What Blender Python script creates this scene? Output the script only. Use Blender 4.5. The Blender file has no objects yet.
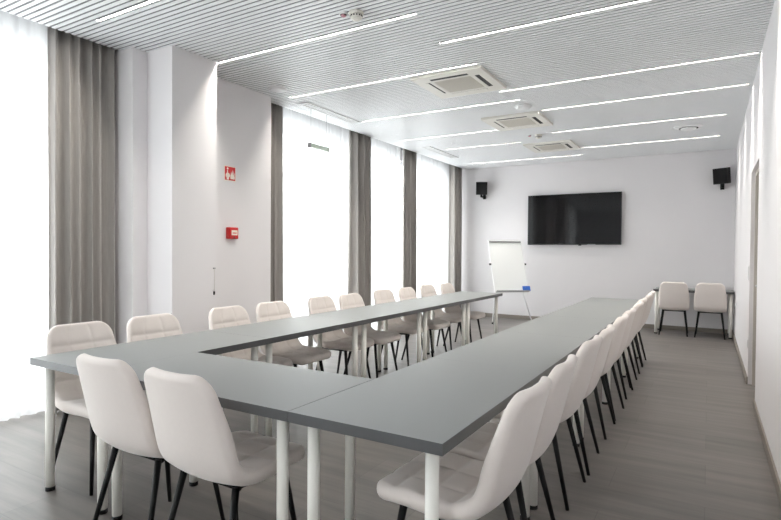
import bpy, bmesh, math, random
from mathutils import Vector, Matrix
random.seed(7)
C = bpy.context.scene.collection
PI = math.pi

# ------------------------------------------------------------------ materials
def lin(c):
    def f(x):
        x /= 255.0
        return x / 12.92 if x <= 0.04045 else ((x + 0.055) / 1.055) ** 2.4
    return (f(c[0]), f(c[1]), f(c[2]), 1.0)

def new_mat(name):
    m = bpy.data.materials.new(name)
    m.use_nodes = True
    nt = m.node_tree
    return m, nt, nt.nodes['Principled BSDF']

def mat(name, rgb, rough=0.5, metal=0.0, spec=0.5, sheen=0.0, noise=0.0, nscale=30.0, bump=0.0, coat=0.0):
    m, nt, b = new_mat(name)
    b.inputs['Base Color'].default_value = lin(rgb)
    b.inputs['Roughness'].default_value = rough
    b.inputs['Metallic'].default_value = metal
    b.inputs['Specular IOR Level'].default_value = spec
    b.inputs['Sheen Weight'].default_value = sheen
    b.inputs['Sheen Roughness'].default_value = 0.4
    b.inputs['Coat Weight'].default_value = coat
    if noise or bump:
        tc = nt.nodes.new('ShaderNodeTexCoord')
        nz = nt.nodes.new('ShaderNodeTexNoise')
        nz.inputs['Scale'].default_value = nscale
        nz.inputs['Detail'].default_value = 4
        nt.links.new(tc.outputs['Object'], nz.inputs['Vector'])
        if noise:
            mx = nt.nodes.new('ShaderNodeMixRGB')
            c = lin(rgb)
            mx.inputs[1].default_value = tuple(min(1, v * (1 - noise)) for v in c[:3]) + (1,)
            mx.inputs[2].default_value = tuple(min(1, v * (1 + noise)) for v in c[:3]) + (1,)
            nt.links.new(nz.outputs['Fac'], mx.inputs[0])
            nt.links.new(mx.outputs[0], b.inputs['Base Color'])
        if bump:
            bp = nt.nodes.new('ShaderNodeBump')
            bp.inputs['Strength'].default_value = bump
            bp.inputs['Distance'].default_value = 0.002
            nt.links.new(nz.outputs['Fac'], bp.inputs['Height'])
            nt.links.new(bp.outputs[0], b.inputs['Normal'])
    return m

def floor_mat():
    m, nt, b = new_mat('floor_planks')
    N, L = nt.nodes, nt.links
    tc = N.new('ShaderNodeTexCoord')
    br = N.new('ShaderNodeTexBrick')
    br.offset = 0.37
    br.inputs['Color1'].default_value = lin((118, 113, 110))
    br.inputs['Color2'].default_value = lin((110, 106, 103))
    br.inputs['Mortar'].default_value = lin((103, 99, 97))
    br.inputs['Scale'].default_value = 1.0
    br.inputs['Mortar Size'].default_value = 0.0022
    br.inputs['Mortar Smooth'].default_value = 0.3
    br.inputs['Brick Width'].default_value = 1.3
    br.inputs['Row Height'].default_value = 0.33
    L.new(tc.outputs['Object'], br.inputs['Vector'])
    mp = N.new('ShaderNodeMapping')
    mp.inputs['Scale'].default_value = (0.6, 7.0, 1.0)
    L.new(tc.outputs['Object'], mp.inputs['Vector'])
    nz = N.new('ShaderNodeTexNoise')
    nz.inputs['Scale'].default_value = 1.6
    nz.inputs['Detail'].default_value = 8
    nz.inputs['Roughness'].default_value = 0.62
    L.new(mp.outputs[0], nz.inputs['Vector'])
    rp = N.new('ShaderNodeValToRGB')
    rp.color_ramp.elements[0].position = 0.3
    rp.color_ramp.elements[0].color = (0.76, 0.76, 0.77, 1)
    rp.color_ramp.elements[1].position = 0.72
    rp.color_ramp.elements[1].color = (1.18, 1.16, 1.13, 1)
    L.new(nz.outputs['Fac'], rp.inputs[0])
    mx = N.new('ShaderNodeMixRGB')
    mx.blend_type = 'MULTIPLY'
    mx.inputs[0].default_value = 1.0
    L.new(br.outputs['Color'], mx.inputs[1])
    L.new(rp.outputs[0], mx.inputs[2])
    L.new(mx.outputs[0], b.inputs['Base Color'])
    b.inputs['Roughness'].default_value = 0.42
    b.inputs['Specular IOR Level'].default_value = 0.28
    return m

def sheer_mat():
    m = bpy.data.materials.new('sheer_fabric')
    m.use_nodes = True
    nt = m.node_tree
    N, L = nt.nodes, nt.links
    N.clear()
    out = N.new('ShaderNodeOutputMaterial')
    tr = N.new('ShaderNodeBsdfTransparent')
    tl = N.new('ShaderNodeBsdfTranslucent')
    tl.inputs['Color'].default_value = (0.95, 0.96, 0.97, 1)
    df = N.new('ShaderNodeBsdfDiffuse')
    df.inputs['Color'].default_value = (0.92, 0.93, 0.94, 1)
    m1 = N.new('ShaderNodeMixShader'); m1.inputs[0].default_value = 0.3
    L.new(tl.outputs[0], m1.inputs[1]); L.new(df.outputs[0], m1.inputs[2])
    m2 = N.new('ShaderNodeMixShader'); m2.inputs[0].default_value = 0.62
    L.new(tr.outputs[0], m2.inputs[1]); L.new(m1.outputs[0], m2.inputs[2])
    L.new(m2.outputs[0], out.inputs[0])
    return m

def glass_mat():
    m = bpy.data.materials.new('window_glass')
    m.use_nodes = True
    nt = m.node_tree
    N, L = nt.nodes, nt.links
    N.clear()
    out = N.new('ShaderNodeOutputMaterial')
    tr = N.new('ShaderNodeBsdfTransparent')
    tr.inputs['Color'].default_value = (0.95, 0.97, 0.97, 1)
    gl = N.new('ShaderNodeBsdfGlossy'); gl.inputs['Roughness'].default_value = 0.02
    mx = N.new('ShaderNodeMixShader'); mx.inputs[0].default_value = 0.07
    L.new(tr.outputs[0], mx.inputs[1]); L.new(gl.outputs[0], mx.inputs[2])
    L.new(mx.outputs[0], out.inputs[0])
    return m

def emit_mat(name, col, s):
    m, nt, b = new_mat(name)
    b.inputs['Base Color'].default_value = (0.8, 0.8, 0.8, 1)
    b.inputs['Emission Color'].default_value = col
    b.inputs['Emission Strength'].default_value = s
    return m

def curtain_mat():
    m, nt, b = new_mat('curtain_linen')
    N, L = nt.nodes, nt.links
    tc = N.new('ShaderNodeTexCoord')
    mp = N.new('ShaderNodeMapping'); mp.inputs['Scale'].default_value = (60, 60, 3)
    L.new(tc.outputs['Object'], mp.inputs['Vector'])
    nz = N.new('ShaderNodeTexNoise'); nz.inputs['Scale'].default_value = 3; nz.inputs['Detail'].default_value = 3
    L.new(mp.outputs[0], nz.inputs['Vector'])
    mx = N.new('ShaderNodeMixRGB')
    mx.inputs[1].default_value = lin((156, 152, 148)); mx.inputs[2].default_value = lin((182, 177, 172))
    L.new(nz.outputs['Fac'], mx.inputs[0]); L.new(mx.outputs[0], b.inputs['Base Color'])
    b.inputs['Roughness'].default_value = 0.85
    b.inputs['Sheen Weight'].default_value = 0.2
    return m

M = dict(
    wall=mat('white_wall_paint', (226, 223, 224), 0.7, noise=0.012, nscale=3),
    ceil=mat('white_slat_metal', (240, 241, 242), 0.42),
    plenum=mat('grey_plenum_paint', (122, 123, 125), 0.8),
    floor=floor_mat(),
    base=mat('taupe_baseboard', (132, 124, 116), 0.5),
    top=mat('grey_laminate', (143, 145, 144), 0.5, noise=0.02, nscale=220, spec=0.3),
    edge=mat('grey_edge_band', (86, 87, 88), 0.4),
    tleg=mat('cream_powder_coat', (240, 238, 231), 0.4),
    black=mat('black_metal', (11, 11, 12), 0.5, spec=0.3),
    rubber=mat('black_rubber', (16, 16, 16), 0.7),
    velvet=mat('blush_velvet', (226, 217, 211), 0.85, sheen=0.35, noise=0.02, nscale=45, bump=0.05),
    curtain=curtain_mat(), sheer=sheer_mat(), glass=glass_mat(),
    winframe=mat('white_window_frame', (225, 226, 228), 0.4),
    strip=emit_mat('strip_diffuser', (1.0, 0.985, 0.96, 1), 3.2),
    acbody=mat('cream_plastic', (226, 223, 215), 0.45),
    acgrille=mat('beige_grille', (205, 200, 190), 0.55),
    dark=mat('dark_slot', (34, 32, 30), 0.6),
    white=mat('white_plastic', (235, 235, 235), 0.4),
    alu=mat('aluminium', (190, 192, 195), 0.32, metal=0.9),
    board=mat('whiteboard_gloss', (250, 252, 251), 0.4),
    blue=mat('blue_felt', (50, 105, 200), 0.7),
    red=mat('red_plastic', (196, 32, 34), 0.4),
    redsign=mat('red_sign_print', (203, 36, 38), 0.45),
    cream=mat('cream_sign_print', (240, 234, 222), 0.5),
    screen=mat('black_screen', (9, 10, 12), 0.07, spec=0.35),
    bezel=mat('dark_bezel', (60, 61, 63), 0.3, metal=0.6),
    spk=mat('black_speaker', (17, 17, 18), 0.55),
    spkgrille=mat('black_speaker_cloth', (11, 11, 12), 0.9, noise=0.3, nscale=300),
    door=mat('taupe_door', (176, 169, 162), 0.45),
    doorframe=mat('beige_door_frame', (186, 179, 171), 0.45),
    signgreen=mat('pale_green_sign', (226, 240, 226), 0.35),
    wire=mat('steel_wire', (150, 150, 150), 0.4, metal=0.7),
    grey=mat('grey_plastic', (150, 150, 150), 0.5),
    ductgrey=mat('grey_duct', (70, 70, 70), 0.7),
    channel=mat('grey_channel', (118, 118, 118), 0.6),
    pink=mat('pink_lens', (205, 150, 160), 0.3),
)

# ------------------------------------------------------------------ mesh helpers
def box(bm, x0, x1, y0, y1, z0, z1, mi=0):
    v = [bm.verts.new(p) for p in ((x0, y0, z0), (x1, y0, z0), (x1, y1, z0), (x0, y1, z0),
                                   (x0, y0, z1), (x1, y0, z1), (x1, y1, z1), (x0, y1, z1))]
    for q in ((3, 2, 1, 0), (4, 5, 6, 7), (0, 1, 5, 4), (1, 2, 6, 5), (2, 3, 7, 6), (3, 0, 4, 7)):
        f = bm.faces.new([v[i] for i in q]); f.material_index = mi
    return v

def tube(bm, a, b, r0, r1=None, n=16):
    r1 = r0 if r1 is None else r1
    a, b = Vector(a), Vector(b)
    d = (b - a).normalized()
    t = Vector((1, 0, 0)) if abs(d.x) < 0.9 else Vector((0, 1, 0))
    e1 = d.cross(t).normalized(); e2 = d.cross(e1)
    ra, rb = [], []
    for i in range(n):
        c, s = math.cos(2 * PI * i / n), math.sin(2 * PI * i / n)
        ra.append(bm.verts.new(a + (e1 * c + e2 * s) * r0))
        rb.append(bm.verts.new(b + (e1 * c + e2 * s) * r1))
    for i in range(n):
        j = (i + 1) % n
        f = bm.faces.new((ra[i], ra[j], rb[j], rb[i])); f.smooth = True
    bm.faces.new(list(reversed(ra))); bm.faces.new(rb)

def lathe(bm, prof, n=32, cx=0, cy=0):
    rings = []
    for r, z in prof:
        rings.append([bm.verts.new((cx + r * math.cos(2 * PI * i / n), cy + r * math.sin(2 * PI * i / n), z)) for i in range(n)])
    for a, b in zip(rings, rings[1:]):
        for i in range(n):
            j = (i + 1) % n
            bm.faces.new((a[i], a[j], b[j], b[i])).smooth = True
    bm.faces.new(list(reversed(rings[0]))); bm.faces.new(rings[-1])

def prism(bm, pts, axis_from, axis_to, fn):
    """polygon pts (2D) swept between two offsets; fn(u, v, w) -> 3D"""
    a = [bm.verts.new(fn(u, v, axis_from)) for u, v in pts]
    b = [bm.verts.new(fn(u, v, axis_to)) for u, v in pts]
    n = len(pts)
    bm.faces.new(list(reversed(a))); bm.faces.new(b)
    for i in range(n):
        j = (i + 1) % n
        bm.faces.new((a[i], a[j], b[j], b[i]))

def rounded_rect(w, h, r, n=5, cx=0, cy=0):
    out = []
    for sx, sy, a0 in ((1, 1, 0), (-1, 1, 90), (-1, -1, 180), (1, -1, 270)):
        for i in range(n + 1):
            a = math.radians(a0 + 90 * i / n)
            out.append((cx + sx * (w / 2 - r) + r * math.cos(a), cy + sy * (h / 2 - r) + r * math.sin(a)))
    return out

def obj(name, bm, material, parent=None, bevel=0.0, seg=2, smooth_angle=None, fix=True):
    if fix:
        bmesh.ops.recalc_face_normals(bm, faces=bm.faces)
    me = bpy.data.meshes.new(name)
    bm.to_mesh(me); bm.free()
    for m in (material if isinstance(material, (list, tuple)) else [material]):
        me.materials.append(m)
    o = bpy.data.objects.new(name, me)
    C.objects.link(o)
    if parent:
        o.parent = parent
    if bevel:
        md = o.modifiers.new('bevel', 'BEVEL')
        md.width = bevel; md.segments = seg; md.limit_method = 'ANGLE'; md.angle_limit = math.radians(40)
    return o

def tag(o, label, cat, group=None):
    o['label'] = label; o['category'] = cat
    if group: o['group'] = group
    return o

def thing(name, label, cat, loc=(0, 0, 0), rotz=0.0, group=None):
    o = bpy.data.objects.new(name, None)
    o.empty_display_size = 0.1
    C.objects.link(o)
    o.location = loc; o.rotation_euler = (0, 0, rotz)
    return tag(o, label, cat, group)

def struct(name, bm, m, parent=None, **k):
    o = obj(name, bm, m, parent, **k)
    if parent is None:
        o['kind'] = 'structure'
    return o

def dup(root, loc, rotz, label, group):
    r = root.copy(); C.objects.link(r)
    r.location = loc; r.rotation_euler = (0, 0, rotz)
    tag(r, label, root['category'], group)
    for ch in list(root.children):
        c = ch.copy(); C.objects.link(c); c.parent = r
        for g in list(ch.children):
            d = g.copy(); C.objects.link(d); d.parent = c
    return r

B = bmesh.new

# ------------------------------------------------------------------ room dimensions
XR, YB, ZC, YN = 0.364, 10.643, 3.10, -2.6     # right wall, back wall, ceiling underside, near wall
XG = -4.92                                     # glazing plane
XP = -4.31                                     # face of solid wall between windows
ZT = 3.22                                      # plenum

# floor
bm = B(); box(bm, -5.25, XR + 0.3, YN - 0.2, YB + 0.2, -0.12, 0.0)
struct('floor', bm, M['floor'])

# light strips: (Y, X0, X1)
STRIPS = [(2.40, -4.05, -1.95), (3.50, -3.985, -1.87), (4.70, -4.15, -1.88), (6.06, -4.07, -1.89), (7.42, -4.18, -2.60),
          (8.38, -3.90, -2.60), (10.0, -4.08, -1.97),
          (4.10, -1.97, 0.30), (5.63, -1.99, 0.34), (6.64, -1.80, 0.33), (7.94, -2.0, 0.16), (9.34, -1.87, 0.11)]
PITCH = 0.05
def snap(y): return round(y / PITCH) * PITCH
STRIPS = [(snap(y), a, b) for y, a, b in STRIPS]
AC = [(-2.235, 5.125), (-2.215, 7.01), (-2.24, 8.93)]
CUT = {}
for y, a, b in STRIPS:
    CUT.setdefault(round(y / PITCH), []).append((a, b))

# ceiling: plenum board and slats running across the room
bm = B(); box(bm, -5.25, XR + 0.3, YN - 0.2, YB + 0.2, ZT, ZT + 0.1, 1)
k = round(YN / PITCH)
SLAT_H = 0.012
while k * PITCH < YB:
    y = k * PITCH
    x0 = -4.49
    if 2.86 < y < 4.57: x0 = XP - 0.01
    if 3.0 < y < 3.484: x0 = -3.98
    segs = [(x0, XR + 0.01)]
    for a, b in CUT.get(k, []):
        out = []
        for s in segs:
            if b <= s[0] or a >= s[1]: out.append(s)
            else:
                if a - s[0] > 0.02: out.append((s[0], a))
                if s[1] - b > 0.02: out.append((b, s[1]))
        segs = out
    for cx, cy in AC:
        if abs(y - cy) < 0.355:
            out = []
            for s in segs:
                a, b = cx - 0.355, cx + 0.355
                if b <= s[0] or a >= s[1]: out.append(s)
                else: out += [(s[0], a), (b, s[1])]
            segs = out
    for s in segs:
        if s[1] > s[0]:
            box(bm, s[0], s[1], y - 0.0140, y + 0.0140, ZC, ZC + SLAT_H)
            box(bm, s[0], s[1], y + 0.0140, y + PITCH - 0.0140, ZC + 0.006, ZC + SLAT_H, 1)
    k += 1
struct('ceiling', bm, [M['ceil'], M['plenum']])

# walls
bm = B(); box(bm, -5.25, XR + 0.3, YB, YB + 0.2, 0, ZT)
struct('wall_back', bm, M['wall'])
FX0, FX1, FZ0, FZ1 = -2.9, -0.5, 1.0, 2.5
bm = B()
box(bm, -5.25, FX0, YN - 0.2, YN, 0, ZT); box(bm, FX1, XR + 0.3, YN - 0.2, YN, 0, ZT)
box(bm, FX0, FX1, YN - 0.2, YN, 0, FZ0); box(bm, FX0, FX1, YN - 0.2, YN, FZ1, ZT)
struct('wall_front', bm, M['wall'])
wf = bpy.data.objects.new('added_light_window', None); C.objects.link(wf); wf['kind'] = 'structure'  # unseen window added behind the camera to light the front chair backs
wf.location = ((FX0 + FX1) / 2, YN - 0.1, FZ0)
bm = B(); q = (FX1 - FX0) / 2
for x in (-q + 0.03, -q / 3, q / 3, q - 0.03): box(bm, x - 0.03, x + 0.03, -0.04, 0.04, 0, FZ1 - FZ0)
box(bm, -q, q, -0.04, 0.04, 0, 0.06); box(bm, -q, q, -0.04, 0.04, FZ1 - FZ0 - 0.06, FZ1 - FZ0)
obj('window_frame', bm, M['winframe'], wf)
bm = B(); box(bm, -q, q, -0.003, 0.003, 0, FZ1 - FZ0); obj('window_pane', bm, M['glass'], wf)

DY0, DY1, DZ = 5.66, 6.66, 2.19
bm = B()
box(bm, XR, XR + 0.3, YN, DY0, 0, ZT)
box(bm, XR, XR + 0.3, DY1, YB, 0, ZT)
box(bm, XR, XR + 0.3, DY0, DY1, DZ, ZT)
struct('wall_right', bm, M['wall'])
# door in the right wall
dr = bpy.data.objects.new('door_1', None); C.objects.link(dr); dr['kind'] = 'structure'
dr.location = (XR, (DY0 + DY1) / 2, 0)
w = (DY1 - DY0) / 2
bm = B()
for s in (-1, 1):
    box(bm, 0.035, 0.16, s * w - (0.045 if s > 0 else 0), s * w + (0.045 if s < 0 else 0), 0, DZ)
box(bm, 0.035, 0.16, -w + 0.045, w - 0.045, DZ - 0.045, DZ)
obj('door_frame', bm, M['doorframe'], dr)
bm = B(); box(bm, 0.09, 0.13, -w + 0.045, w - 0.045, 0.006, DZ - 0.045)
obj('door_leaf', bm, M['door'], dr)
bm = B(); tube(bm, (0.09, w - 0.12, 1.03), (0.05, w - 0.12, 1.03), 0.009); tube(bm, (0.05, w - 0.12, 1.03), (0.05, w - 0.24, 1.03), 0.009)
obj('door_handle', bm, M['alu'], dr)

# left wall with window openings
WIN = [(-1.6, 2.72, 'window_1'), (4.72, 6.66, 'window_2'), (6.86, 8.22, 'window_3'), (8.36, 10.3, 'window_4')]
WZ0, WZ1 = 0.08, 3.02
bm = B()
ys = [YN]
for a, b, _ in WIN: ys += [a, b]
ys.append(YB)
for i in range(0, len(ys), 2):
    box(bm, -5.2, XG + 0.02, ys[i], ys[i + 1], 0, ZT)
for a, b, _ in WIN:
    box(bm, -5.2, XG + 0.02, a, b, 0, WZ0)
    box(bm, -5.2, XG + 0.02, a, b, WZ1, ZT)
struct('wall_left', bm, M['wall'])
bm = B(); box(bm, XG + 0.02, XP, 2.86, 4.565, 0, ZT)
struct('wall_left_pier', bm, M['wall'])
bm = B(); box(bm, XP, -3.97, 3.0, 3.484, 0, ZT)
struct('wall_left_column', bm, M['wall'])

for a, b, nm in WIN:
    wroot = bpy.data.objects.new(nm, None); C.objects.link(wroot); wroot['kind'] = 'structure'
    wroot.location = (XG - 0.1, (a + b) / 2, WZ0)
    hw = (b - a) / 2; H = WZ1 - WZ0
    bm = B()
    box(bm, -0.03, 0.04, -hw, -hw + 0.06, 0, H); box(bm, -0.03, 0.04, hw - 0.06, hw, 0, H)
    box(bm, -0.03, 0.04, -hw + 0.06, hw - 0.06, 0, 0.06); box(bm, -0.03, 0.04, -hw + 0.06, hw - 0.06, H - 0.06, H)
    box(bm, -0.03, 0.04, -hw + 0.06, hw - 0.06, 2.28, 2.34)
    nm_ = max(1, round(2 * hw / 1.0) - 1)
    for i in range(nm_):
        y = -hw + 2 * hw * (i + 1) / (nm_ + 1)
        box(bm, -0.03, 0.04, y - 0.03, y + 0.03, 0.06, 2.28); 
    obj('window_frame', bm, M['winframe'], wroot)
    bm = B(); box(bm, -0.003, 0.003, -hw + 0.05, hw - 0.05, 0.05, H - 0.05)
    obj('window_pane', bm, M['glass'], wroot)

# baseboards
def bb(name, x0, x1, y0, y1, h=0.075):
    bm = B(); box(bm, x0, x1, y0, y1, 0, h); struct(name, bm, M['base'], bevel=0.003)
bb('baseboard_back', -4.9, XR - 0.014, YB - 0.014, YB)
bb('baseboard_right_near', XR - 0.014, XR, YN, DY0)
bb('baseboard_right_far', XR - 0.014, XR, DY1, YB)
bm = B()
box(bm, XP, XP + 0.013, 2.86, 3.0 - 0.013, 0, 0.075); box(bm, XP, -3.97, 3.0 - 0.013, 3.0, 0, 0.075)
box(bm, -3.97, -3.957, 3.0 - 0.013, 3.484 + 0.013, 0, 0.075); box(bm, XP + .013, -3.97, 3.484, 3.497, 0, 0.075)
box(bm, XP, XP + 0.013, 3.484, 4.565, 0, 0.075)
struct('baseboard_left', bm, M['wall'])

# ------------------------------------------------------------------ curtains
def cloth(y0, y1, zt, zb, amp, period, seed, ny, nz=14, thick=0.0, taper=0.0):
    rnd = random.Random(seed)
    bm = B()
    ph = [rnd.uniform(0, 2 * PI) for _ in range(6)]
    grid = []
    for j in range(nz + 1):
        t = j / nz
        z = zt + (zb - zt) * t
        row = []
        for i in range(ny + 1):
            s = i / ny
            ss = s + 0.012 * math.sin(2 * PI * s * 2 + ph[0]) + 0.006 * math.sin(3 * t + ph[1])
            a = 2 * PI * ss * (y1 - y0) / period
            sa = math.sin(a + ph[2] + 0.9 * math.sin(0.41 * a + ph[5]))
            x = amp * (0.85 * math.copysign(abs(sa) ** 0.8, sa) + 0.40 * math.sin(0.53 * a + ph[3] + 0.8 * t) + 0.15 * math.sin(2.1 * a + ph[4]))
            x *= 0.75 + 0.35 * t
            y = y0 + (y1 - y0) * s + amp * 0.35 * math.cos(a + ph[2]) * (0.5 + 0.5 * t)
            mid = (y0 + y1) / 2
            y = mid + (y - mid) * (1 - taper * math.sin(PI * min(1, t * 1.2)))
            row.append(bm.verts.new((x, y, z)))
        grid.append(row)
    for j in range(nz):
        for i in range(ny):
            bm.faces.new((grid[j][i], grid[j][i + 1], grid[j + 1][i + 1], grid[j + 1][i])).smooth = True
    return bm

XC = -4.56
def curtain(y0, y1, seed, label):
    o = obj('curtain', cloth(0, y1 - y0, 3.19, 0.012, 0.058, 0.092, seed, 150), M['curtain'])
    o.location = (XC, y0, 0)
    md = o.modifiers.new('thickness', 'SOLIDIFY'); md.thickness = 0.004
    tag(o, label, 'curtain', 'grey floor-length curtains')
curtain(2.30, 2.855, 1, 'grey pleated floor-length curtain nearest the camera, beside the white column')
curtain(4.585, 4.99, 2, 'grey pleated curtain just past the wall with the red fire sign')
curtain(6.53, 7.01, 3, 'grey pleated curtain between the second window and the third, after the hanging sign')
curtain(8.10, 8.47, 4, 'narrow grey pleated curtain between the two farthest windows')
curtain(10.09, 10.52, 5, 'grey pleated curtain in the far left corner against the back wall')
def sheer(y0, y1, seed, label):
    o = obj('sheer_curtain', cloth(0, y1 - y0, 3.19, 0.012, 0.022, 0.11, seed, int((y1 - y0) * 130), 10), M['sheer'])
    o.location = (-4.70, y0, 0)
    tag(o, label, 'curtain', 'white sheer curtains')
sheer(-1.7, 2.74, 11, 'white sheer curtain over the nearest window at the left edge')
sheer(4.66, 6.70, 12, 'white sheer curtain behind the hanging green sign')
sheer(6.82, 8.24, 13, 'white sheer curtain over the third window, between two grey curtains')
sheer(8.32, 10.40, 14, 'white sheer curtain over the farthest window, next to the back wall')

# ------------------------------------------------------------------ ceiling lights
strip_words = ['nearest linear strip light at the top left corner', 'linear strip light ending at the white column',
               'linear strip light running from the near air grille to the nearest air conditioner', 'linear strip light from the far end of the near air grille',
               'short linear strip light left of the second air conditioner', 'short linear strip light left of the farthest air conditioner',
               'farthest left linear strip light, close to the back wall', 'nearest right-hand linear strip light at the top of the photo',
               'linear strip light from the nearest air conditioner to the right wall', 'linear strip light right of the second air conditioner, second of the right-hand lights that meet the wall',
               'linear strip light in front of the round ceiling diffuser', 'farthest right linear strip light, behind the round ceiling diffuser']
strip_words[9] = 'linear strip light running right from the second air conditioner'
POWER = 15.0
for (y, a, b), wd in zip(STRIPS, strip_words):
    t = thing('ceiling_light', 'white glowing ' + wd, 'light', ((a + b) / 2, y, ZC), 0, 'linear strip lights in the slatted ceiling')
    h = (b - a) / 2
    bm = B()
    box(bm, -h, h, -0.0155, -0.012, 0, 0.05); box(bm, -h, h, 0.012, 0.0155, 0, 0.05)
    box(bm, -h, h, -0.012, 0.012, 0.042, 0.05)
    obj('housing', bm, M['channel'], t)
    bm = B(); box(bm, -h + 0.004, h - 0.004, -0.0118, 0.0118, 0.033, 0.040)
    obj('diffuser', bm, M['strip'], t)
    ld = bpy.data.lights.new('strip_lamp', 'AREA'); ld.shape = 'RECTANGLE'; ld.size = 2 * h - 0.02; ld.size_y = 0.019
    ld.energy = POWER * (2 * h); ld.color = (1.0, 0.955, 0.88)
    lo = bpy.data.objects.new('strip_lamp', ld); C.objects.link(lo); lo.parent = t; lo.location = (0, 0, 0.031)

# ------------------------------------------------------------------ air conditioners
def ac_unit():
    t = thing('air_conditioner', '', 'air conditioner', (0, 0, 0))
    xs = [-0.375, -0.29, -0.243, -0.2, 0.2, 0.243, 0.29, 0.375]
    bm = B()
    vs = {}
    def V(i, j):
        if (i, j) not in vs: vs[(i, j)] = bm.verts.new((xs[i], xs[j], -0.028))
        return vs[(i, j)]
    holes = {(1, 3), (5, 3), (3, 1), (3, 5), (3, 3)}
    for i in range(7):
        for j in range(7):
            if (i, j) not in holes:
                bm.faces.new((V(i, j), V(i, j + 1), V(i + 1, j + 1), V(i + 1, j)))
    g = bmesh.ops.extrude_face_region(bm, geom=list(bm.faces))
    bmesh.ops.translate(bm, verts=[v for v in g['geom'] if isinstance(v, bmesh.types.BMVert)], vec=(0, 0, 0.032))
    obj('panel', bm, M['acbody'], t, bevel=0.004)
    bm = B(); box(bm, -0.33, 0.33, -0.33, 0.33, 0.006, 0.10)
    obj('cassette_body', bm, M['grey'], t)
    for sx, sy in ((0, 1), (1, 0), (-1, 0), (0, -1)):
        bm = B()
        if sx: box(bm, sx * 0.2665 - 0.0225, sx * 0.2665 + 0.0225, -0.2, 0.2, -0.0268, 0.004)
        else: box(bm, -0.2, 0.2, sy * 0.2665 - 0.0225, sy * 0.2665 + 0.0225, -0.0268, 0.004)
        s = obj('air_slot', bm, M['dark'], t)
        if (sx, sy) == (0, 1):
            bm = B(); box(bm, -0.198, 0.198, 0.2445, 0.2885, -0.030, -0.0270)
            obj('louver', bm, M['acbody'], s)
        elif (sx, sy) == (-1, 0):
            bm = B(); box(bm, -0.2885, -0.262, -0.198, 0.198, -0.030, -0.0270)
            obj('louver', bm, M['acbody'], s)
    bm = B()
    box(bm, -0.195, 0.195, -0.195, 0.195, -0.022, -0.012)
    n = 26
    for i in range(n):
        y = -0.19 + 0.38 * i / (n - 1)
        box(bm, -0.193, 0.193, y - 0.004, y + 0.004, -0.027, -0.022)
    obj('intake_grille', bm, M['acgrille'], t)
    return t
ac_labels = ['square cassette air conditioner in the slatted ceiling, largest and nearest of the three',
             'square cassette air conditioner in the ceiling, middle of the three',
             'square cassette air conditioner in the ceiling, farthest of the three, near the television wall']
ac0 = ac_unit()
for i, ((x, y), lb) in enumerate(zip(AC, ac_labels)):
    if i == 0:
        ac0.location = (x, y, ZC); tag(ac0, lb, 'air conditioner', 'ceiling cassette air conditioners')
    else:
        dup(ac0, (x, y, ZC), 0, lb, 'ceiling cassette air conditioners')

# ------------------------------------------------------------------ small ceiling fittings
def grille(y0, y1, x, label):
    t = thing('air_grille', label, 'vent', (x, (y0 + y1) / 2, ZC), 0, 'linear air grilles by the windows')
    h = (y1 - y0) / 2
    bm = B()
    box(bm, -0.07, 0.07, -h, -h + 0.015, -0.012, 0.0); box(bm, -0.07, 0.07, h - 0.015, h, -0.012, 0.0)
    box(bm, -0.07, -0.055, -h + 0.015, h - 0.015, -0.012, 0.0); box(bm, 0.055, 0.07, -h + 0.015, h - 0.015, -0.012, 0.0)
    obj('grille_frame', bm, M['white'], t)
    bm = B(); n = int(2 * h / 0.05)
    for i in range(1, n):
        y = -h + 2 * h * i / n
        box(bm, -0.055, 0.055, y - 0.010, y + 0.010, -0.010, -0.002)
    obj('vane', bm, M['white'], t)
    bm = B(); box(bm, -0.055, 0.055, -h + 0.015, h - 0.015, -0.0015, 0.0)
    obj('duct_backing', bm, M['ductgrey'], t)
grille(4.93, 6.02, -4.15, 'white linear air grille in the ceiling above the hanging sign')
grille(7.99, 9.18, -4.08, 'far white linear air grille in the ceiling above the farthest window')

def round_disc(x, y, r, label, name='ceiling_speaker', cat='speaker'):
    t = thing(name, label, cat, (x, y, ZC))
    bm = B(); lathe(bm, [(r, 0.0), (r, -0.012), (r * 0.95, -0.02), (r * 0.9, -0.022)], 40)
    obj('rim', bm, M['white'], t)
    bm = B(); lathe(bm, [(r * 0.88, -0.0225), (r * 0.6, -0.026), (r * 0.2, -0.028)], 40)
    obj('cover', bm, M['white'], t)
round_disc(-4.02, 4.35, 0.105, 'round white disc in the ceiling above the fire sign wall')
round_disc(-1.935, 6.335, 0.10, 'round white disc in the ceiling in front of the middle air conditioner')
t = thing('ceiling_air_vent', 'round metal ring diffuser in the ceiling near the right wall', 'vent', (-0.27, 8.49, ZC))
bm = B(); lathe(bm, [(0.12, -0.02), (0.15, -0.012), (0.175, -0.004), (0.18, 0.003)], 40); obj('outer_ring', bm, M['white'], t)
bm = B(); lathe(bm, [(0.122, -0.0205), (0.118, -0.021), (0.10, -0.0212)], 40); obj('gap_ring', bm, M['dark'], t)
bm = B(); lathe(bm, [(0.10, -0.0215), (0.095, -0.032), (0.06, -0.038), (0.01, -0.04)], 40); obj('inner_disc', bm, M['white'], t)

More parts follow.
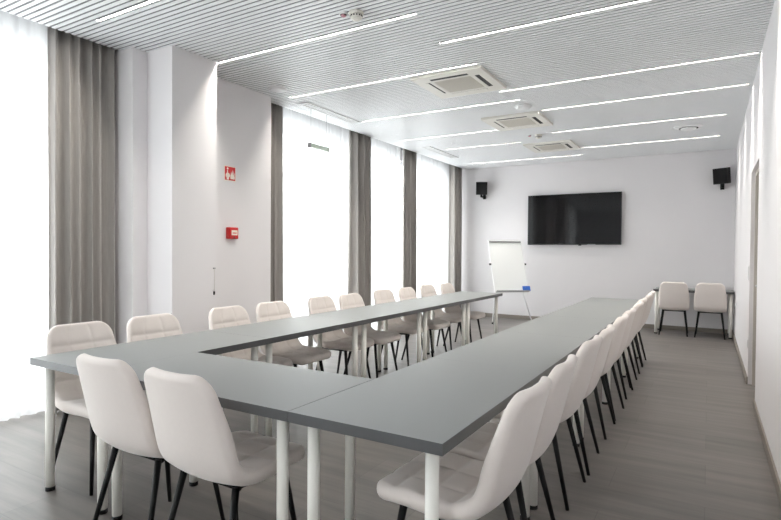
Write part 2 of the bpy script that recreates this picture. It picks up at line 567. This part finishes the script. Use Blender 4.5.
def detector(x, y, label):
    t = thing('smoke_detector', label, 'smoke detector', (x, y, ZC), 0)
    bm = B(); lathe(bm, [(0.055, 0.0), (0.055, -0.015), (0.05, -0.018)], 32); obj('base', bm, M['acbody'], t)
    bm = B(); lathe(bm, [(0.046, -0.018), (0.046, -0.04), (0.043, -0.042)], 32); obj('head', bm, M['acbody'], t)
    bm = B()
    for i in range(14):
        a = 2 * PI * i / 14
        d = Vector((math.cos(a), math.sin(a), 0)); e = Vector((-d.y, d.x, 0))
        c = d * 0.046
        vv = [c + e * sx * 0.006 + d * sr + Vector((0, 0, z)) for sx in (-1, 1) for sr in (-0.004, 0.0012) for z in (-0.037, -0.027)]
        bmesh.ops.convex_hull(bm, input=[bm.verts.new(v) for v in vv])
    obj('smoke_vent', bm, M['dark'], t)
    bm = B(); lathe(bm, [(0.038, -0.042), (0.034, -0.052), (0.02, -0.056)], 32); obj('cap', bm, M['acbody'], t)
detector(-2.245, 3.26, 'cream smoke detector hanging near the top edge of the photo')
detector(-2.21, 8.0, 'white smoke detector between the two farther air conditioners')
def indicator(x, y, label):
    t = thing('indicator_lamp', label, 'indicator light', (x, y, ZC))
    bm = B(); lathe(bm, [(0.032, 0.004), (0.032, -0.008), (0.028, -0.012)], 24); obj('ceiling_base', bm, M['white'], t)
    bm = B(); lathe(bm, [(0.02, -0.012), (0.017, -0.024), (0.008, -0.029)], 24); obj('lens', bm, M['pink'], t)
    bm = B(); lathe(bm, [(0.0235, -0.0121), (0.0235, -0.016), (0.0202, -0.016)], 24); obj('seal_ring', bm, M['dark'], t)
indicator(-2.335, 3.225, 'small pink and black indicator lamp beside the nearest smoke detector')
indicator(-2.325, 7.94, 'small dark indicator lamp beside the far smoke detector')

# hanging sign
t = thing('hanging_sign', 'slim pale green sign bar hanging on two wires before the sheer curtain', 'sign', (-4.245, 5.35, 2.625))
bm = B(); box(bm, -0.025, 0.025, -0.175, 0.175, 0.0, 0.055); obj('sign_body', bm, M['signgreen'], t, bevel=0.006)
for s in (-1, 1):
    bm = B(); box(bm, -0.027, 0.027, s * 0.182 - 0.007, s * 0.182 + 0.007, -0.002, 0.057); obj('end_cap', bm, M['grey'], t, bevel=0.003)
    bm = B(); tube(bm, (0, s * 0.155, 0.055), (0, s * 0.155, 0.48), 0.0022, n=8); obj('wire', bm, M['wire'], t)

# ------------------------------------------------------------------ wall fittings on the left
t = thing('fire_alarm_sign', 'square red fire alarm sign with white hand and flame on the white wall', 'sign', (XP, 3.955, 2.15))
bm = B(); box(bm, 0.0, 0.004, -0.078, 0.078, -0.078, 0.078); obj('backing', bm, M['cream'], t)
bm = B(); box(bm, 0.004, 0.0055, -0.070, 0.070, -0.070, 0.070); obj('red_field', bm, M['redsign'], t)
bm = B()
fn = lambda u, v, w: (w, u, v)
def poly(pts): prism(bm, pts, 0.0055, 0.0066, fn)
# hand pressing a button (left), flames (right)
poly([(-0.032 + 0.028 * math.cos(a), -0.020 + 0.028 * math.sin(a)) for a in [2 * PI * i / 20 for i in range(20)]])
poly([(-0.047, -0.045), (-0.016, -0.045), (-0.018, -0.064), (-0.045, -0.064)])
poly(rounded_rect(0.012, 0.045, 0.0055, 4, -0.036, 0.012))
poly([(-0.034 + 0.011 * math.cos(a), 0.050 + 0.011 * math.sin(a)) for a in [2 * PI * i / 16 for i in range(16)]])
for cx, s in ((0.014, 0.8), (0.034, 1.0), (0.052, 0.75)):
    poly([(cx + s * u * 0.9, -0.055 + s * v) for u, v in ((-0.012, 0), (0.012, 0), (0.016, 0.025), (0.008, 0.05), (0.010, 0.072), (0.0, 0.098), (-0.004, 0.07), (-0.013, 0.045), (-0.015, 0.02))])
obj('pictogram', bm, M['cream'], t)

t = thing('fire_alarm_call_point', 'red fire alarm push box on the white wall below the sign', 'fire alarm', (XP, 3.965, 1.53))
bm = B(); box(bm, -0.001, 0.055, -0.062, 0.062, -0.060, 0.060); obj('housing', bm, M['red'], t, bevel=0.008, seg=3)
bm = B(); box(bm, 0.055, 0.058, -0.035, 0.045, -0.022, 0.030); obj('white_panel', bm, M['cream'], t, bevel=0.001)
bm = B(); box(bm, 0.058, 0.0588, -0.022, 0.032, -0.004, 0.006); obj('printed_bar', bm, M['redsign'], t)
bm = B(); tube(bm, (0.054, 0.0, -0.042), (0.058, 0.0, -0.042), 0.009); obj('key_hole', bm, M['dark'], t)

t = thing('cord_rod', 'thin grey cord with two dark fittings on the edge of the white column', 'cord', (-3.97, 3.452, 0))
bm = B(); tube(bm, (0.008, 0, 0.965), (0.008, 0, 1.18), 0.0015, n=8); obj('cord', bm, M['acgrille'], t)
bm = B(); box(bm, 0.0, 0.012, -0.010, 0.010, 1.178, 1.188); obj('upper_fitting', bm, M['grey'], t)
bm = B(); box(bm, 0.0, 0.012, -0.006, 0.006, 0.935, 0.968); obj('lower_fitting', bm, M['dark'], t, bevel=0.002)

# right wall switch and sockets
def plate(y, z, h, label, name):
    t = thing(name, label, 'switch' if 'switch' in name else 'socket', (XR, y, z))
    bm = B(); box(bm, -0.010, 0, -0.042, 0.042, -h / 2, h / 2); obj('cover_plate', bm, M['white'], t, bevel=0.003)
    bm = B(); box(bm, -0.013, -0.010, -0.025, 0.025, -h / 2 + 0.016, h / 2 - 0.016); obj('rocker' if 'switch' in name else 'socket_insert', bm, M['white'], t, bevel=0.001)
plate(6.77, 1.15, 0.15, 'white switch plate on the right wall just past the door opening', 'light_switch')
plate(6.70, 0.42, 0.085, 'white socket plate low on the right wall just past the door opening', 'wall_socket')
plate(9.72, 0.555, 0.085, 'white socket plate on the right wall beside the far small table', 'wall_socket')

# ------------------------------------------------------------------ television
t = thing('television', 'large black wall-mounted flat television on the back wall', 'television', (-2.247, YB, 1.985))
bm = B(); box(bm, -0.864, 0.864, -0.075, -0.035, -0.487, 0.487); obj('body', bm, M['bezel'], t, bevel=0.004)
bm = B(); box(bm, -0.5, 0.5, -0.035, -0.0012, -0.3, 0.25); obj('wall_mount', bm, M['black'], t)
bm = B(); box(bm, -0.852, 0.852, -0.0765, -0.075, -0.470, 0.476); obj('screen', bm, M['screen'], t)
bm = B(); box(bm, 0.11, 0.16, -0.07, -0.045, -0.502, -0.487); obj('sensor', bm, M['black'], t)
bm = B(); box(bm, 0.27, 0.42, -0.0772, -0.075, -0.484, -0.476); obj('silver_mark', bm, M['alu'], t)

# speakers
def speaker(x, z, yaw, label):
    t = thing('wall_speaker', label, 'speaker', (x, YB, z), 0, 'black wall speakers on the back wall')
    R = Matrix.Translation((0, -0.19, 0)) @ Matrix.Rotation(yaw, 4, 'Z') @ Matrix.Rotation(math.radians(8), 4, 'X')
    def place(o): o.matrix_local = R
    bm = B(); prism(bm, [(-0.115, -0.09), (0.115, -0.09), (0.085, 0.09), (-0.085, 0.09)], -0.13, 0.13, lambda u, v, w: (u, v, w))
    o = obj('cabinet', bm, M['spk'], t, bevel=0.006); place(o)
    bm = B(); box(bm, -0.103, 0.103, -0.098, -0.0905, -0.118, 0.118); g = obj('speaker_grille', bm, M['spkgrille'], t, bevel=0.003); place(g)
    bm = B(); box(bm, -0.03, 0.03, -0.02, 0.0, -0.21, -0.09); box(bm, -0.02, 0.02, -0.20, -0.02, -0.185, -0.155); box(bm, -0.02, 0.02, -0.20, -0.17, -0.185, -0.12)
    obj('bracket', bm, M['black'], t, bevel=0.003)
speaker(-4.05, 2.66, math.radians(25), 'black wall speaker on the back wall left of the television')
speaker(0.175, 2.64, math.radians(-25), 'black wall speaker on the back wall right of the television, in the corner')

# ------------------------------------------------------------------ flip chart
ex, ey = -3.2, 9.9
t = thing('flip_chart', 'white flip chart board on a tripod stand in front of the back wall', 'whiteboard', (ex, ey, 0), math.radians(45))
TL = math.asin(0.33)
Rb = Matrix.Translation((0, 0, 0.60)) @ Matrix.Rotation(-TL, 4, 'X')
def bplace(o): o.matrix_local = Rb; return o
bm = B(); box(bm, -0.34, 0.34, 0.0, 0.012, 0.02, 1.02); bplace(obj('writing_board', bm, M['board'], t))
bm = B()
box(bm, -0.352, -0.34, -0.004, 0.02, 0, 1.04); box(bm, 0.34, 0.352, -0.004, 0.02, 0, 1.04); box(bm, -0.34, 0.34, -0.004, 0.02, 1.02, 1.04); box(bm, -0.34, 0.34, -0.004, 0.02, 0.0, 0.02)
bplace(obj('board_frame', bm, M['white'], t, bevel=0.003))
bm = B(); box(bm, -0.335, 0.335, -0.022, 0.0, 0.985, 1.015); bplace(obj('paper_clamp', bm, M['grey'], t, bevel=0.004))
bm = B(); box(bm, -0.34, 0.34, -0.06, -0.004, -0.012, 0.0); box(bm, -0.34, 0.34, -0.063, -0.060, -0.012, 0.012); bplace(obj('pen_tray', bm, M['grey'], t))
for s in (-1, 1):
    bm = B(); tube(bm, (s * 0.352, 0.008, 0.55), (s * 0.385, 0.008, 0.55), 0.018); bplace(obj('knob', bm, M['dark'], t))
    bm = B(); tube(bm, (s * 0.41, -0.03, 0.012), (s * 0.10, 0.38, 1.45), 0.012); lg = obj('leg', bm, M['white'], t)
    bm = B(); tube(bm, (s * 0.414, -0.035, 0.0), (s * 0.406, -0.025, 0.03), 0.014); obj('foot_cap', bm, M['rubber'], lg)
bm = B(); tube(bm, (0, 0.72, 0.012), (0, 0.40, 1.45), 0.012); lg = obj('leg', bm, M['white'], t)
bm = B(); tube(bm, (0, 0.723, 0.0), (0, 0.717, 0.03), 0.014); obj('foot_cap', bm, M['rubber'], lg)
e = obj('eraser', (lambda b: (box(b, -0.075, 0.075, -0.036, -0.0055, 0.003, 0.10), b)[1])(B()), M['blue'], bevel=0.005)
e.matrix_world = Matrix.Translation((ex, ey, 0)) @ Matrix.Rotation(math.radians(45), 4, 'Z') @ Rb @ Matrix.Translation((0.30, 0, 0.0))
tag(e, 'blue rectangular eraser at the lower right corner of the white board', 'eraser')

# ------------------------------------------------------------------ tables
TH = 0.04
def table(w, l, name='meeting_table', shift=0.0, inset=0.07):
    t = thing(name, '', 'table')
    bm = B(); box(bm, -w / 2 + 0.0006, w / 2 - 0.0006, -l / 2 + 0.0006, l / 2 - 0.0006, 0.75 - TH, 0.75)
    top = obj('tabletop', bm, M['top'], t, bevel=0.0006)
    bm = B()
    hw, hl = w / 2, l / 2
    for x0, x1, y0, y1 in ((-hw, -hw + 0.0006, -hl, hl), (hw - 0.0006, hw, -hl, hl), (-hw + 0.0006, hw - 0.0006, -hl, -hl + 0.0006), (-hw + 0.0006, hw - 0.0006, hl - 0.0006, hl)):
        box(bm, x0, x1, y0, y1, 0.75 - TH, 0.7492)
    obj('edge_band', bm, M['edge'], top)
    for sx in (-1, 1):
        for sy in (-1, 1):
            x, y = sx * (hw - inset) - shift, sy * (hl - inset)
            bm = B(); tube(bm, (x, y, 0.012), (x, y, 0.75 - TH), 0.0235, n=24)
            lg = obj('leg', bm, M['tleg'], t)
            bm = B(); tube(bm, (x, y, 0.0), (x, y, 0.022), 0.0246, n=24)
            obj('foot_cap', bm, M['rubber'], lg)
    return t
ORD = ['nearest', 'second', 'third', 'fourth', 'fifth']
Y0, TLN = 1.526, 1.2108
G_T = 'grey meeting tables joined in a U'
def place_table(src, first, loc, label, group):
    if first:
        src.location = loc; tag(src, label, 'table', group)
    else:
        dup(src, loc, 0, label, group)
tb = table(0.641, TLN - 0.0002)
for kx, (xc, side) in enumerate(((-2.913, 'left row beside the windows'), (-1.0325, 'right row toward the right wall'))):
    for k in range(5):
        first = kx == 0 and k == 0
        pos = 'table nearest the camera' if k == 0 else ('table at the far end' if k == 4 else 'table ' + ORD[k] + ' from the camera')
        place_table(tb, first, (xc, Y0 + TLN * (k + 0.5), 0), 'grey top meeting %s in the %s' % (pos, side), G_T)
tm = table(1.2372, 0.605, shift=0.014)
place_table(tm, True, (-1.9737, 1.526 + 0.3025, 0), 'grey meeting table set crosswise at the front, joining the two long rows', G_T)
tf = table(1.15, 0.6, 'side_table', inset=0.045)
place_table(tf, True, (-0.222, 10.285, 0), 'small grey table with white legs against the back wall by the right corner', None)

# ------------------------------------------------------------------ chairs
def catmull(P, n):
    out = []
    P = [P[0] + (P[0] - P[1])] + P + [P[-1] + (P[-1] - P[-2])]
    for i in range(1, len(P) - 2):
        for j in range(n):
            t = j / n
            a, b, c, d = P[i - 1], P[i], P[i + 1], P[i + 2]
            out.append(0.5 * ((2 * b) + (c - a) * t + (2 * a - 5 * b + 4 * c - d) * t * t + (3 * b - a - 3 * c + d) * t ** 3))
    out.append(P[-2])
    return out

def chair_proto():
    prof = [Vector(p) for p in ((0.262, 0.434), (0.20, 0.444), (0.10, 0.446), (0.0, 0.438), (-0.08, 0.436), (-0.145, 0.450), (-0.19, 0.485), (-0.222, 0.542), (-0.245, 0.61), (-0.270, 0.70), (-0.297, 0.80), (-0.322, 0.886))]
    crv = catmull(prof, 40)
    # arc length resample
    S = [0.0]
    for a, b in zip(crv, crv[1:]): S.append(S[-1] + (b - a).length)
    LEN = S[-1]
    def at(s):
        s = min(max(s, 0), LEN)
        lo = 0
        import bisect
        i = min(max(bisect.bisect_right(S, s) - 1, 0), len(S) - 2)
        f = (s - S[i]) / (S[i + 1] - S[i])
        p = crv[i].lerp(crv[i + 1], f)
        d = (crv[i + 1] - crv[i]).normalized()
        i2 = min(i + 3, len(crv) - 1); i1 = max(i - 2, 0)
        d = (crv[i2] - crv[i1]).normalized()
        return p, d
    # split where the seat turns into the backrest
    s_split = None
    for i, p in enumerate(crv):
        if p.x <= -0.19: s_split = S[i]; break
    ends = []
    # row positions: dense at both ends
    rows = []
    for e in (0.0, 0.0015, 0.005, 0.010, 0.016, 0.023, 0.031, 0.040, 0.050): rows.append(e)
    s = 0.050
    n = int((LEN - 0.1) / 0.0085)
    rows += [0.05 + (LEN - 0.1) * i / n for i in range(1, n)]
    for e in (0.050, 0.040, 0.031, 0.023, 0.016, 0.010, 0.005, 0.0015, 0.0): rows.append(LEN - e)
    j_split = min(range(len(rows)), key=lambda j: abs(rows[j] - s_split))
    def lerp_tab(tab, s):
        for (a, va), (b, vb) in zip(tab, tab[1:]):
            if s <= b:
                t = (s - a) / (b - a); t = t * t * (3 - 2 * t)
                return va + (vb - va) * t
        return tab[-1][1]
    sb = s_split
    Wt = [(0, 0.214), (0.2, 0.228), (sb, 0.230), (sb + 0.10, 0.228), (LEN, 0.197)]
    Ht = [(0, 0.034), (0.25, 0.036), (sb - 0.05, 0.034), (sb + 0.08, 0.028), (LEN, 0.022)]
    Kt = [(0, 0.0), (0.2, 0.008), (sb, 0.024), (sb + 0.15, 0.036), (LEN, 0.026)]
    seams_s = [0.105, 0.225, 0.345, sb + 0.075, sb + 0.205, LEN - 0.135]
    NI, NA, NO = 52, 7, 16
    def ring(s):
        p, d = at(s)
        nrm = Vector((d.y, -d.x))          # (y,z) normal
        # inner side faces +z on the seat, +y on the back
        if nrm.x * 0.6 + nrm.y * 0.8 < 0: nrm = -nrm
        w = lerp_tab(Wt, s); h = lerp_tab(Ht, s); kf = lerp_tab(Kt, s)
        Rc = 0.09 if s > LEN / 2 else 0.07
        e = min(s, LEN - s)
        if e < Rc: w = w - Rc + math.sqrt(max(0, Rc * Rc - (Rc - e) ** 2))
        hh = h
        if e < h: hh = math.sqrt(max(1e-8, h * h - (h - e) ** 2))
        hh = max(hh, 0.0015)
        pts = []
        rr = hh
        def groove(x):
            dmin = min(abs(x - w * c) for c in (-0.34, 0.34))
            ds = min(abs(s - q) for q in seams_s)
            g = max((0.0105 if s < sb else 0.0055) * math.exp(-dmin / 0.014), (0.0115 if s < sb else 0.0085) * math.exp(-ds / 0.014))
            edge = min(1, max(0, (w - abs(x) - 0.004) / 0.03)) * min(1, e / 0.03)
            return g * edge
        for i in range(NI + 1):
            x = -w + rr + (2 * (w - rr)) * i / NI
            pts.append((x, hh - groove(x)))
        for i in range(1, NA):
            a = PI / 2 - PI * i / NA
            pts.append((w - rr + rr * math.cos(a), hh * math.sin(a)))
        for i in range(NO + 1):
            x = w - rr - (2 * (w - rr)) * i / NO
            pts.append((x, -hh))
        for i in range(1, NA):
            a = -PI / 2 - PI * i / NA
            pts.append((-w + rr + rr * math.cos(a), hh * math.sin(a)))
        w0 = lerp_tab(Wt, s)
        out = []
        for x, o in pts:
            o2 = o + kf * (x / w0) ** 2
            q = p + nrm * o2
            out.append((x, q.x, q.y))
        return out
    rings = [ring(s) for s in rows]
    def build(j0, j1, cap0, cap1):
        bm = B(); prev = None; first = None
        for j in range(j0, j1 + 1):
            cur = [bm.verts.new(v) for v in rings[j]]
            if prev:
                m = len(cur)
                for i in range(m):
                    k = (i + 1) % m
                    bm.faces.new((prev[i], prev[k], cur[k], cur[i])).smooth = True
            else: first = cur
            prev = cur
        if cap0: bm.faces.new(list(reversed(first)))
        if cap1: bm.faces.new(prev)
        return bm
    t = thing('dining_chair', '', 'chair')
    obj('seat', build(0, j_split, True, False), M['velvet'], t)
    obj('backrest', build(j_split, len(rows) - 1, False, True), M['velvet'], t)
    bm = B()
    tube(bm, (-0.165, -0.115, 0.402), (0.165, -0.115, 0.402), 0.010, n=10)
    tube(bm, (-0.165, 0.135, 0.402), (0.165, 0.135, 0.402), 0.010, n=10)
    for s_ in (-1, 1):
        tube(bm, (s_ * 0.15, -0.115, 0.402), (s_ * 0.15, 0.135, 0.402), 0.010, n=10)
    obj('leg_frame', bm, M['black'], t)
    for sx in (-1, 1):
        for (yt, yf) in ((0.140, 0.205), (-0.130, -0.228)):
            bm = B()
            tube(bm, (sx * 0.205, yf, 0.0), (sx * 0.158, yt, 0.410), 0.0095, 0.0155, n=16)
            obj('leg', bm, M['black'], t)
    return t
ch = chair_proto()
state = {'used': False}
def place_chair(x, y, deg, label, group):
    rz = math.radians(deg)
    if not state['used']:
        state['used'] = True
        ch.location = (x, y, 0); ch.rotation_euler = (0, 0, rz); tag(ch, label, 'chair', group)
        return ch
    return dup(ch, (x, y, 0), rz, label, group)

N10 = ['nearest the camera', 'second from the camera', 'third from the camera', 'fourth from the camera', 'fifth from the camera',
       'sixth from the camera', 'seventh from the camera', 'eighth from the camera', 'ninth from the camera', 'farthest from the camera']
# window side, facing the room (+X)
LY = [1.885, 2.395, 3.095, 3.60, 4.315, 4.775, 5.52, 5.995, 6.70, 7.17]
LX = [-3.105, -3.105, -3.105, -3.10, -3.105, -3.06, -3.105, -3.04, -3.105, -3.02]
for i, y in enumerate(LY):
    place_chair(LX[i], y, -90 + random.uniform(-2, 2),
                'cream velvet quilted chair in the window-side row, ' + N10[i], 'cream chairs along the window side')
# right side, facing the tables (-X)
RY = [1.91, 2.40, 3.09, 3.60, 4.33, 4.83, 5.56, 6.04, 6.76, 7.235]
for i, y in enumerate(RY):
    place_chair(-0.825 - 0.007 * i + random.uniform(-0.006, 0.006), y, 90 + random.uniform(-2, 2),
                'cream velvet quilted chair in the right wall-side row, ' + N10[i], 'cream chairs along the right side')
# front
place_chair(-2.272, 1.655, 0.3, 'cream velvet chair seen from behind at the front table, left of two', 'cream chairs at the front table')
place_chair(-1.76, 1.64, -1, 'cream velvet chair seen from behind at the front table, right of two', 'cream chairs at the front table')
# far small table
place_chair(-0.492, 10.12, 1, 'cream chair with its back turned at the far small table, left of two', 'cream chairs at the far small table')
place_chair(0.03, 10.12, -1, 'cream chair with its back turned at the far small table, right of two', 'cream chairs at the far small table')

# ------------------------------------------------------------------ daylight
W = bpy.data.worlds.new('overcast_sky'); bpy.context.scene.world = W
W.use_nodes = True
bg = W.node_tree.nodes['Background']
bg.inputs['Color'].default_value = (0.99, 0.995, 1.0, 1)
bg.inputs['Strength'].default_value = 7.4
for a, b, nm in WIN:
    ld = bpy.data.lights.new('daylight_portal', 'AREA'); ld.shape = 'RECTANGLE'
    ld.size = WZ1 - WZ0; ld.size_y = b - a
    ld.cycles.is_portal = True
    lo = bpy.data.objects.new('daylight_portal', ld); C.objects.link(lo)
    lo.location = (-5.22, (a + b) / 2, (WZ0 + WZ1) / 2)
    lo.rotation_euler = (0, -PI / 2, 0)

ld = bpy.data.lights.new('daylight_portal', 'AREA'); ld.shape = 'RECTANGLE'  # portal for the added window in the front wall
ld.size = FX1 - FX0; ld.size_y = FZ1 - FZ0; ld.cycles.is_portal = True
lo = bpy.data.objects.new('daylight_portal', ld); C.objects.link(lo)
lo.location = ((FX0 + FX1) / 2, YN - 0.22, (FZ0 + FZ1) / 2); lo.rotation_euler = (PI / 2, 0, PI)

# ------------------------------------------------------------------ camera
cam = bpy.data.cameras.new('camera')
cam.sensor_width = 36.0; cam.sensor_fit = 'HORIZONTAL'
cam.lens = 535.5873 / 781 * 36.0
cam.clip_start = 0.05
co = bpy.data.objects.new('camera', cam); C.objects.link(co)
fw = Vector((-0.5110049, 0.85941242, -0.01686045)); rt = Vector((0.8594516, 0.51116769, 0.00710985)); up = Vector((-0.01472881, 0.01085757, 0.99983257))
m = Matrix(((rt.x, up.x, -fw.x, 0), (rt.y, up.y, -fw.y, 0), (rt.z, up.z, -fw.z, 1.35594), (0, 0, 0, 1)))
co.matrix_world = m
sc = bpy.context.scene
sc.camera = co
sc.view_settings.view_transform = 'Standard'
sc.view_settings.look = 'None'
sc.view_settings.gamma = 1.0
sc.view_settings.exposure = 0.0
sc.view_settings.use_curve_mapping = False
sc.cycles.max_bounces = 10
sc.cycles.diffuse_bounces = 6
sc.cycles.transparent_max_bounces = 16
sc.cycles.sample_clamp_indirect = 8.0
sc.cycles.use_denoising = True
sc.cycles.denoising_prefilter = 'NONE'
sc.cycles.denoising_quality = 'HIGH'
sc.cycles.use_adaptive_sampling = False
